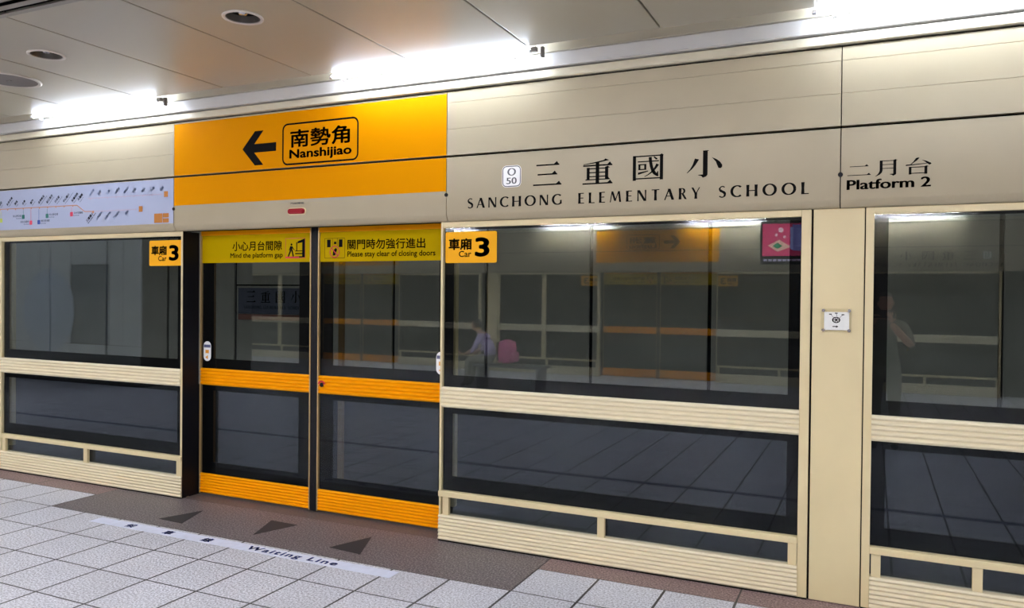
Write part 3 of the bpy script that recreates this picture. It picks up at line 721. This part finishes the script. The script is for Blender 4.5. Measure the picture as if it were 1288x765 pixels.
# cut round holes for the downlights: a dark well sits in each
def hole(x, y, r):
    ob = bpy.data.objects['ceiling']
    c = put('hole', MB().cyl((x, y, ZC-.05), r, .16, 'z', 32), M['void']); md = ob.modifiers.new('b', 'BOOLEAN'); md.object = c; md.operation = 'DIFFERENCE'; md.solver = 'EXACT'
    return c
cutters = []
for x, y, lb in ((-4.891, -1.337, 'unlit round downlight in the ceiling at the left, nearest the wall speaker'), (-3.201, -1.358, 'unlit round downlight in the ceiling above the orange sign')):
    downlight(x, y, lb); cutters.append(hole(x, y, .096))
bpy.context.view_layer.update()
dg = bpy.context.evaluated_depsgraph_get()
co = bpy.data.objects['ceiling']; me = bpy.data.meshes.new_from_object(co.evaluated_get(dg)); co.modifiers.clear(); co.data = me
co.data.materials.clear(); co.data.materials.append(M['ceiling'])
for p in co.data.polygons: p.material_index = 0
for c in cutters: bpy.data.objects.remove(c)
sp = thing('ceiling_speaker', 'round grey ceiling speaker at the left photo edge', 'speaker', (-5.722, -1.05, ZC))
put('rim', MB().lathe([(.208, .002), (.208, -.006), (.198, -.011), (.182, -.006), (.18, .0)], (0, 0, 0), 40), M['ring'], sp, smooth=True)
put('grille', MB().lathe([(.183, -.004), (.12, -.006), (.001, -.007)], (0, 0, 0), 40), M['grille'], sp, smooth=True)
put('badge', MB().box(-.018, .018, -.008, .008, -.009, -.006), M['dark_lamp'], sp)

# ------------------------------------------------------------------ floor
fl = MB(); zf = 0.
def slab(mb, x0, x1, y0, y1, z=0., d=.05): mb.box(x0, x1, y0, y1, z-d, z)
A0, A1, AY = -5.868, -1.868, -.619
slab(fl, XL, XR, -W_OPP-.3, AY); slab(fl, XL, A0, AY, -.218); slab(fl, A1, XR, AY, -.218)
struct('floor', fl, M['tile'])
ap = MB(); slab(ap, A0+.003, A1-.003, AY+.002, .02); struct('trim_7', ap, M['granite'])
rs_ = MB(); slab(rs_, XL, A0, -.2155, .15); slab(rs_, A1, XR, -.2155, .15); struct('trim_8', rs_, M['red_granite'])
sb = MB(); sb.box(XD0, XD1, .02, .34, -.05, .001); struct('trim_9', sb, M['sill'])
gj = MB(); gj.box(XL, XR, AY-.5, .3, -.06, -.004); struct('trim_10', gj, M['void'])
# dark line where the kick plates meet the floor
struct('trim_11', MB().box(-7.53, XD0, -.0045, .05, 0, .008).box(XD1, -.316, -.0045, .05, 0, .008).box(-.037, 2.353, -.0045, .05, 0, .008), M['void'])

# waiting line and arrows
wl = thing('waiting_line', 'white floor strip with blue wording along the dark threshold', 'floor marking', (-3.91, -.7, 0))
X0, X1, Y0, Y1 = -5.232, -2.602, -.763, -.652
k = MB(); cuts = [X0, -5.082]+[TX0-TS*i for i in range(8, 1, -1)]+[X1]
cuts = [c for c in cuts if X0 <= c <= X1]; cuts = sorted(set(round(c, 3) for c in cuts))
for a, b in zip(cuts[:-1], cuts[1:]): k.box(a+.0006+3.91, b-.0006+3.91, Y0+.7, Y1+.7, .0002, .0016)
put('strip', k, M['strip_white'], wl)
k = MB()
for ch, xc in (('候', -4.86), ('車', -4.487), ('線', -4.118)):
    v, f, _ = glyphs(ch, .03); k.flat((v, f), lambda a, b: (xc-.04+a*.085+3.91, -.745+.7+b*.074, .0022))
put('chinese_lettering', k, M['ink_blue'], wl, label='blue Chinese wording'); k = MB()
v, f, _ = glyphs('Waiting Line', .036, 0., 1.25); k.flat((v, f), lambda a, b: (-3.757+a*.735+3.91, -.756+.7+b*.086, .0022))
put('english_lettering', k, M['ink_blue'], wl, label='blue English wording')
def tri(name, pts, label):
    cx = sum(p[0] for p in pts)/3; cy = sum(p[1] for p in pts)/3; mb = MB(); n = len(pts)
    mb.v = [(x-cx, y-cy, .0004) for x, y in pts]+[(x-cx, y-cy, .0018) for x, y in pts]
    mb.f = [(2, 1, 0), (3, 4, 5)]+[(i, (i+1) % 3, 3+(i+1) % 3, 3+i) for i in range(3)]
    o = put(name, mb, M['dark_tri']); o.location = (cx, cy, 0); return single(o, label, 'floor marking')
tri('floor_triangle', [(-4.830, -.492), (-4.582, -.502), (-4.707, -.184)], 'leftmost dark floor triangle, pointing to the left door')
tri('floor_triangle', [(-3.926, -.476), (-4.054, -.150), (-3.800, -.158)], 'middle dark floor triangle, pointing away from the doors')
tri('floor_triangle', [(-3.277, -.462), (-3.011, -.487), (-3.155, -.150)], 'rightmost dark floor triangle, pointing to the right door')

# ------------------------------------------------------------------ track side behind the glass
YT = 4.0
tw = MB(); x = -1.623-1.3675*17
while x < 9:
    if abs(x+8.45) < .3: tw.bbox(x+.022, x+1.3675-.022, YT, YT+.03, .32, 1.80, .004); tw.bbox(x+.022, x+1.3675-.022, YT, YT+.03, 1.82, 3.3, .004)
    else: tw.bbox(x+.022, x+1.3675-.022, YT, YT+.03, .32, 3.3, .004)
    x += 1.3675
struct('wall_trackside', tw, M['tunnel'])
struct('wall_tunnel', MB().box(XL, XR, YT+.04, YT+.2, -1.3, 3.6).box(XL, XR, .34, YT+.2, -1.4, -1.2).box(XL, XR, .3, YT+.2, 3.55, 3.7).box(XL, XR, .06, .34, -1.4, -.06).box(XL-.1, XL, -W_OPP-.5, YT+.2, -1.4, 3.7).box(XR, XR+.1, -W_OPP-.5, YT+.2, -1.4, 3.7), M['tunnel_dark'])
sb = thing('station_sign', 'dark station name board on the track wall, seen through the left door', 'sign', (-7.72, YT, 1.5))
put('board', MB().bbox(-.66, .66, -.03, -.001, -.10, .27, .004), M['navy_board'], sb)
k = MB()
for i, ch in enumerate('三重國小'): han(k, ch, -.50+i*.27, -.50+i*.27+.17, .06, .23, -.032)
roman(k, 'SANCHONG', -.55, -.22, -.03, .015, -.032); roman(k, 'ELEMENTARY', -.18, .22, -.03, .015, -.032); roman(k, 'SCHOOL', .26, .52, -.03, .015, -.032)
put('lettering', k, M['ink'], sb); put('stripe', MB().bbox(-.66, .66, -.032, -.001, -.19, -.11, .003), M['brown_stripe'], sb, label='brown-red stripe under the board')

for i in range(7):  # unseen fill lamps, added to lift the track wall behind the glass
    t = thing('tunnel_fill_lamp', 'unseen linear lamp added over the track to brighten the tunnel wall', 'lamp', (-13+i*3.2, 1.6, 3.40), 'added fill lamps over the track')
    put('housing', MB().bbox(-.64, .64, -.06, .06, 0, .05, .004).box(-.5, -.48, -.01, .01, .05, .149).box(.48, .5, -.01, .01, .05, .149), M['grey'], t); put('diffuser', MB().bbox(-.62, .62, -.05, .05, -.02, -.001, .004), M['tunnel_fill_lamp'], t)
# ================================================================== the facing wall across the platform (seen in the glass)
OPP = True
D = 7.946
GO = 'facing screen wall mirrored in the glass'
p1 = fixed_panel(-7.53+D, XD0+D, 'glass screen bay of the facing wall, right of its doors in the reflection', .05, .018, 'r', group=GO)
p2 = fixed_panel(XD1+D, -.316+D, 'glass screen bay with a centre post, of the facing wall, mirrored in the middle bay', .05, .05, 'l', mull=6.51, group=GO)
d1 = door_leaf(-5.125+D, -3.964+D, 'sliding door of the facing wall, farther one in the middle bay reflection', 'l', GO)
d2 = door_leaf(-3.896+D, -2.735+D, 'sliding door of the facing wall, left one in the middle bay reflection', 'r', GO)
c1 = car_sign(-5.542+D, 'yellow Car plate mirrored right of the reflected doors', GO)
c2 = car_sign(-2.679+D, 'yellow Car plate mirrored left of the reflected doors', GO)
pk = thing('pillar_cover', 'beige pillar of the facing wall, mirrored in the glass', 'pillar cover', (-.311+D, 0, 0), GO)
put('sheet', MB().bbox(.006, .268, .001, .06, .004, 2.198, .004), M['cream'], pk)
u1, l1 = header(-5.19+D, -2.64+D, 'orange arrow sign of the facing wall, mirrored in the middle bay', 'lower orange panel of the facing wall, mirrored in the middle bay', GO, True)
direction(u1, -5.19+D, 3.53, 3.95, 4.65, '蘆洲', 'Luzhou')
u2, l2 = header(-2.64+D, -.09+D, 'upper cream panel of the facing wall beside its arrow sign', 'lower cream panel of the facing wall beside its arrow sign', GO)
u3, l3 = header(-7.74+D, -5.19+D, 'upper cream panel of the facing wall between sign and station name', 'lower cream panel of the facing wall between sign and station name', GO)
u4, l4 = header(-10.29+D, -7.74+D, 'upper cream panel over the mirrored station name', 'cream panel whose station name shows mirrored in the right bay', GO)
station_name(l4, -10.29+D, 2.64-10.29+D+.06)
p3 = fixed_panel(-.037-7.55+D-.03-2.39+2.39-2.36, -.037-7.55+D-.06, 'glass screen bay of the facing wall, mirrored in the right bay', .042, .05, group=GO)
OPP = False
far = 'bays farther along the facing wall'
for k in (1, 2):
    dx = -7.65*k
    for o, lb in ((p1, 'glass screen bay farther along the facing wall, a dim reflection'), (p2, 'glass screen bay farther along the facing wall, a dim reflection'),
                  (d1, 'orange-railed door farther along the facing wall, a dim reflection'), (d2, 'orange-railed door farther along the facing wall, a dim reflection'),
                  (pk, 'beige pillar farther along the facing wall, a dim reflection'), (u1, 'orange sign panel farther along the facing wall, a dim reflection'), (l1, 'orange lower panel farther along the facing wall, a dim reflection'),
                  (u2, 'cream panel farther along the facing wall, a dim reflection'), (l2, 'cream panel farther along the facing wall, a dim reflection'),
                  (u3, 'cream panel farther along the facing wall, a dim reflection'), (l3, 'cream panel farther along the facing wall, a dim reflection')):
        copy_tree(o, dx, lb, far)
OPP = True
for x in (-4.55, -1.35, 1.85, 5.0, 8.2, 11.4, 14.6, 17.8): tube_lamp(x, x+TL, 'fluorescent tube over the facing wall, mirrored in the glass', 'tubes over the facing wall')
OPP = False
struct('wall_facing', MB().box(XL, XR, -W_OPP-.9, -W_OPP-.6, -.1, 3.5), M['tunnel_dark'])

# lamps of the platform ceiling, between the slats
for j, yl in enumerate((-3.3, -5.5, -7.7)):
    for i in range(9):
        xl = -20.2+i*3.0
        t = thing('ceiling_light', 'linear lamp set between the ceiling slats over the platform', 'lamp', (xl, yl, ZC-.02), 'lamps over the middle of the platform')
        put('housing', MB().bbox(-.64, .64, -.07, .07, 0, .05, .004), M['grey'], t); put('diffuser', MB().bbox(-.62, .62, -.055, .055, -.02, -.001, .004), M['lamp'], t)

# lift core in the middle of the platform (mirrored in the left bay)
core = MB(); cy = -5.0
xs = [-15.6, -14.42, -13.56, -12.5, -12.15, -11.7]
for a, b in zip(xs[:-1], xs[1:]):
    if abs(a+13.56) < .01: core.bbox(a+.008, b-.008, cy-2.4, cy, .06, .72, .004); core.bbox(a+.008, b-.008, cy-2.4, cy, 2.19, 3.2, .004)
    else: core.bbox(a+.008, b-.008, cy-2.4, cy, .06, .72, .004); core.bbox(a+.008, b-.008, cy-2.4, cy, .73, 3.2, .004)
struct('wall_core', core, M['core'])
struct('trim_12', MB().box(-15.6, -11.7, cy-2.4, cy-.03, 0, 3.2), M['void'])
cdn = put('utility_door', MB().bbox(-13.55, -12.51, cy-.06, cy-.02, .74, 2.18, .004), M['core_dark']); single(cdn, 'dark grey recessed hatch in the white core wall, mirrored in the left bay', 'hatch')
k = MB(); k.poly_y([(-14.15+.72*math.cos(2*PI*i/40), 1.33+.78*math.sin(2*PI*i/40)) for i in range(40)], cy, cy+.006)
single(put('round_graphic', k, M['core_disc'], origin=(-14.15, cy, .55)), 'large pale blue round graphic on the white core wall, mirrored in the left bay', 'wall graphic')

# hanging information screen behind the camera (mirrored at the top right of the middle bay)
mt = thing('hanging_monitor', 'ceiling-hung screen showing a pink advert, mirrored beside the pillar', 'screen', (-.98, -7.0, 2.49))
put('casing', MB().bbox(-.50, .50, -.09, 0, -.31, .31, .01), M['black'], mt)
def emis(name, rgb, s): return mat(name, rgb, .5, emit=rgb, estr=s)
ES = 3.2
scn = put('display', MB().box(-.47, .47, .0005, .003, -.19, .27), emis('screen_pink', (196, 44, 96), ES), mt, label='lit display with a pink advert')
k = MB(); y = .004
rect(k, -.06, .45, -.12, .25, y); put('page', k, emis('screen_page', (120, 118, 190), ES), scn, label='bluish text page')
k = MB()
for i in range(7): rect(k, .0, .40, .18-.04*i, .195-.04*i, y+.001)
rect(k, -.09, -.05, -.10, .22, y+.001); put('page_lines', k, emis('screen_lines', (170, 180, 235), ES), scn)
k = MB(); k.quad((-.40, y, -.04), (-.24, y, .04), (-.08, y, -.06), (-.26, y, -.13)); put('picture', k, emis('screen_beige', (214, 170, 150), ES), scn)
k = MB(); k.quad((-.33, y+.001, -.05), (-.26, y+.001, .0), (-.2, y+.001, -.05), (-.26, y+.001, -.09)); put('picture_centre', k, emis('screen_green', (40, 130, 90), ES), scn)
k = MB(); disc(k, -.22, .18, .035, y); disc(k, -.28, .11, .02, y); disc(k, -.17, .08, .02, y); put('picture_dots', k, emis('screen_dots', (225, 190, 195), ES), scn)
k = MB()
for i in range(14): rect(k, -.45+i*.065, -.405+i*.065, -.265, -.235, y)
put('caption', k, emis('screen_caption', (180, 170, 200), ES*.7), scn, label='row of small caption blocks')
put('hanger', MB().cyl((-.3, -.045, .30), .02, .46, 'z', 14).cyl((.3, -.045, .30), .02, .46, 'z', 14), M['grey'], mt)

# ------------------------------------------------------------------ people mirrored in the glass
def skin_body(name, joints, edges, m, parent, levels=2, root=0):
    me = bpy.data.meshes.new(name); me.from_pydata([j[0] for j in joints], edges, []); me.materials.append(m)
    ob = bpy.data.objects.new(name, me); COL.objects.link(ob); ob.parent = parent
    sk = ob.modifiers.new('skin', 'SKIN'); sk.use_smooth_shade = True
    for v, j in zip(me.skin_vertices[0].data, joints):
        v.radius = (j[1], j[2] if len(j) > 2 else j[1]); v.use_root = False
    me.skin_vertices[0].data[root].use_root = True
    sd = ob.modifiers.new('sub', 'SUBSURF'); sd.levels = levels; sd.render_levels = levels
    dg = bpy.context.evaluated_depsgraph_get(); dg.update()
    nm = bpy.data.meshes.new_from_object(ob.evaluated_get(dg)); ob.modifiers.clear(); ob.data = nm
    return ob
def head(parent, c, face_dir):
    """egg-shaped head with nose, ears, eyes, mouth and hair; faces +y turned by face_dir about z"""
    bm = bmesh.new(); bmesh.ops.create_uvsphere(bm, u_segments=24, v_segments=18, radius=1)
    for v in bm.verts:
        x, y, z = v.co
        s = 1-.22*max(0, -z)**1.5
        v.co = Vector((x*.075*s, y*.095*(s if y > 0 else 1), z*.118))
        if y > .75 and -.35 < z < .12 and abs(x) < .2: v.co.y += .022*(1-abs(x)/.2)*(1-abs(z+.15)/.3)
    R = Matrix.Rotation(face_dir, 4, 'Z')
    mb = MB(); mb.v = [tuple(R @ v.co+Vector(c)) for v in bm.verts]; mb.f = [tuple(q.index for q in f.verts) for f in bm.faces]; bm.free()
    h = put('head', mb, M['skin'], parent, smooth=True)
    hm = MB()
    bm = bmesh.new(); bmesh.ops.create_uvsphere(bm, u_segments=24, v_segments=16, radius=1)
    bmesh.ops.delete(bm, geom=[v for v in bm.verts if v.co.z < -.45 or (v.co.y > .35 and v.co.z < .42)], context='VERTS')
    bm.verts.index_update()
    hm.v = [tuple(R @ Vector((v.co.x*.084, v.co.y*.102-.004, v.co.z*.126+.004))+Vector(c)) for v in bm.verts]; hm.f = [tuple(q.index for q in f.verts) for f in bm.faces]; bm.free()
    put('hair', hm, M['hair'], h, smooth=True, label='short black hair')
    ey = MB()
    for sx in (-.03, .03):
        p = R @ Vector((sx, .088, .008)); ey.lathe([(.001, .004), (.008, .002), (.01, -.002), (.008, -.005), (.001, -.006)], tuple(p+Vector(c)), 12)
        p = R @ Vector((sx*2.6, .0, -.005)); ey.lathe([(.001, .028), (.009, .02), (.012, 0), (.008, -.022), (.001, -.026)], tuple(p+Vector(c)), 12)
    put('eyes_and_ears', ey, M['skin'], h, smooth=True)
    mo = MB(); p = R @ Vector((0, .083, -.055)); mo.lathe([(.001, .004), (.02, .001), (.02, -.001), (.001, -.004)], tuple(p+Vector(c)), 12); put('mouth', mo, M['pink'], h, smooth=True)
    return h
def fingers(parent, wrist, fwd, side, m):
    """four unequal bent fingers and a thumb on a palm: one skinned hand"""
    w = Vector(wrist); f = Vector(fwd).normalized(); s = Vector(side).normalized(); n = f.cross(s).normalized()
    J = [(tuple(w), .022, .016), (tuple(w+f*.05), .034, .016)]; E = [(0, 1)]
    for off, L in ((-.03, .062), (-.01, .074), (.01, .07), (.03, .054)):
        a = w+f*.085+s*off; i = len(J)
        J += [(tuple(a), .0095), (tuple(a+f*L*.5+n*L*.25), .009), (tuple(a+f*L*.62+n*L*.66), .008)]; E += [(1, i), (i, i+1), (i+1, i+2)]
    i = len(J); a = w+f*.03-s*.034; J += [(tuple(a), .011), (tuple(a+f*.032-s*.022+n*.012), .0095), (tuple(a+f*.058-s*.024+n*.03), .0085)]; E += [(0, i), (i, i+1), (i+1, i+2)]
    return skin_body('hand', J, E, m, parent, 2, 1)

# photographer, just behind the camera
ph = thing('person', 'person holding up a phone, faintly mirrored right of the pillar', 'person', (.14, -5.02, 0))
J = [((0, 0, .95), .135, .10), ((0, 0, 1.12), .13, .10), ((0, .0, 1.30), .15, .105), ((0, 0, 1.42), .10, .08), ((0, .01, 1.50), .052, .052), ((0, .02, 1.58), .05, .05),
     ((-.19, 0, 1.40), .06), ((.19, 0, 1.40), .06), ((-.25, .10, 1.18), .046), ((.27, .10, 1.17), .046), ((-.13, .22, 1.40), .034), ((.05, .235, 1.43), .034),
     ((-.09, 0, .86), .098), ((.09, 0, .86), .098), ((-.10, .01, .50), .066), ((.10, .01, .50), .066), ((-.105, -.02, .09), .042), ((.105, -.02, .09), .042), ((-.11, .12, .035), .036), ((.11, .12, .035), .036)]
Eg = [(0, 1), (1, 2), (2, 3), (3, 4), (4, 5), (3, 6), (3, 7), (6, 8), (7, 9), (8, 10), (9, 11), (0, 12), (0, 13), (12, 14), (13, 15), (14, 16), (15, 17), (16, 18), (17, 19)]
bd = skin_body('body', J, Eg, M['skin'], ph)
bd.data.materials.append(M['olive']); bd.data.materials.append(M['khaki']); bd.data.materials.append(M['shoe'])
for p in bd.data.polygons:
    z = p.center.z; arm = p.center.y > .06 and z > 1.0
    p.material_index = 3 if z < .075 else 2 if z < .96 else 1 if (z < 1.47 and not (arm and (p.center.y > .13))) else 0
head(ph, (0, .03, 1.655), 0)
fingers(ph, (-.125, .235, 1.42), (.25, .3, 1), (1, 0, 0), M['skin']); fingers(ph, (.05, .25, 1.45), (-.2, .3, 1), (-1, 0, 0), M['skin'])
pn = put('phone', MB().bbox(-.16, .09, .268, .277, 1.49, 1.58, .004), M['black'])
pn.location = ph.location; single(pn, 'dark phone held up in both hands by the mirrored photographer', 'phone')

# seated traveller with a pink backpack, mirrored at the left of the middle bay
st = thing('person', 'seated person in a lavender top, mirrored beside the pink backpack', 'person', (-6.35, -8.0, 0))
J = [((.12, 0, .56), .13, .12), ((.05, 0, .72), .13, .11), ((-.06, 0, .88), .15, .11), ((-.12, 0, .97), .08, .07), ((-.18, 0, 1.03), .05, .05), ((-.22, 0, 1.08), .048, .048),
     ((-.10, -.17, .92), .058), ((-.10, .17, .92), .058), ((-.20, -.21, .70), .045), ((-.20, .21, .70), .045), ((-.40, -.14, .62), .034), ((-.40, .14, .62), .034),
     ((.02, -.1, .54), .095), ((.02, .1, .54), .095), ((-.36, -.11, .52), .068), ((-.36, .11, .52), .068), ((-.38, -.11, .1), .044), ((-.38, .11, .1), .044), ((-.50, -.11, .035), .036), ((-.50, .11, .035), .036)]
bd = skin_body('body', J, Eg, M['skin'], st)
bd.data.materials.append(M['lavender']); bd.data.materials.append(M['khaki']); bd.data.materials.append(M['shoe'])
for p in bd.data.polygons:
    x, y, z = p.center
    p.material_index = 3 if z < .075 else 0 if (x < -.24 and z > .585) else 1 if (z > .60 and x > -.30 and z < 1.0) else 2 if z < .62 else 0
head(st, (-.25, 0, 1.15), PI/2)
fingers(st, (-.41, -.14, .63), (-1, .2, -.1), (0, 1, 0), M['skin']); fingers(st, (-.41, .14, .63), (-1, -.2, -.1), (0, -1, 0), M['skin'])
bp_ = thing('backpack', 'round pink backpack mirrored at the left of the middle bay', 'backpack', (-5.98, -8.0, .46))
k = MB().bbox(-.13, .16, -.17, .17, 0, .44, .13); put('bag', k, M['pink'], bp_, smooth=True)
put('pocket', MB().bbox(.13, .20, -.12, .12, .04, .22, .03), M['pink'], bp_, smooth=True)
put('strap', MB().box(-.15, -.12, -.11, -.07, .06, .40).box(-.15, -.12, .07, .11, .06, .40), M['shoe'], bp_)
bn = thing('bench', 'steel platform bench under the mirrored seated person', 'bench', (-6.1, -8.0, 0))
put('seat', MB().bbox(-.45, .9, -.24, .24, .41, .45, .01), M['bench'], bn)
for sx in (-.35, .8): put('leg', MB().bbox(sx-.02, sx+.02, -.2, .2, 0, .41, .005), M['bench'], bn)

# ------------------------------------------------------------------ world, camera, view
w = bpy.data.worlds.new('World'); scene.world = w; w.use_nodes = True
w.node_tree.nodes['Background'].inputs[0].default_value = (.01, .01, .01, 1); w.node_tree.nodes['Background'].inputs[1].default_value = .2
F, YAW, PITCH, ROLL = 982.953, .431972, -.0111686, .00974416
cy_, sy_ = math.cos(YAW), math.sin(YAW)
fw = Vector((-sy_*math.cos(PITCH), cy_*math.cos(PITCH), math.sin(PITCH))); r = Vector((cy_, sy_, 0)); u = r.cross(fw)
r2 = r*math.cos(ROLL)+u*math.sin(ROLL); u2 = -r*math.sin(ROLL)+u*math.cos(ROLL)
cam = bpy.data.cameras.new('camera'); cam.sensor_fit = 'HORIZONTAL'; cam.sensor_width = 36; cam.lens = F*36/1288; cam.clip_start = .05; cam.clip_end = 100
co = bpy.data.objects.new('camera', cam); COL.objects.link(co)
m4 = Matrix((r2, u2, -fw)).transposed().to_4x4(); m4.translation = Vector((0, -4.689, 1.70)); co.matrix_world = m4
scene.camera = co
vs = scene.view_settings
vs.view_transform = 'Standard'; vs.look = 'None'; vs.gamma = 1; vs.use_curve_mapping = False; vs.exposure = 0.0
try:
    scene.cycles.use_denoising = True; scene.cycles.use_adaptive_sampling = False; scene.cycles.denoising_prefilter = 'ACCURATE'; scene.cycles.max_bounces = 8; scene.cycles.transparent_max_bounces = 16; scene.cycles.glossy_bounces = 4; scene.cycles.sample_clamp_indirect = 0
except Exception: pass
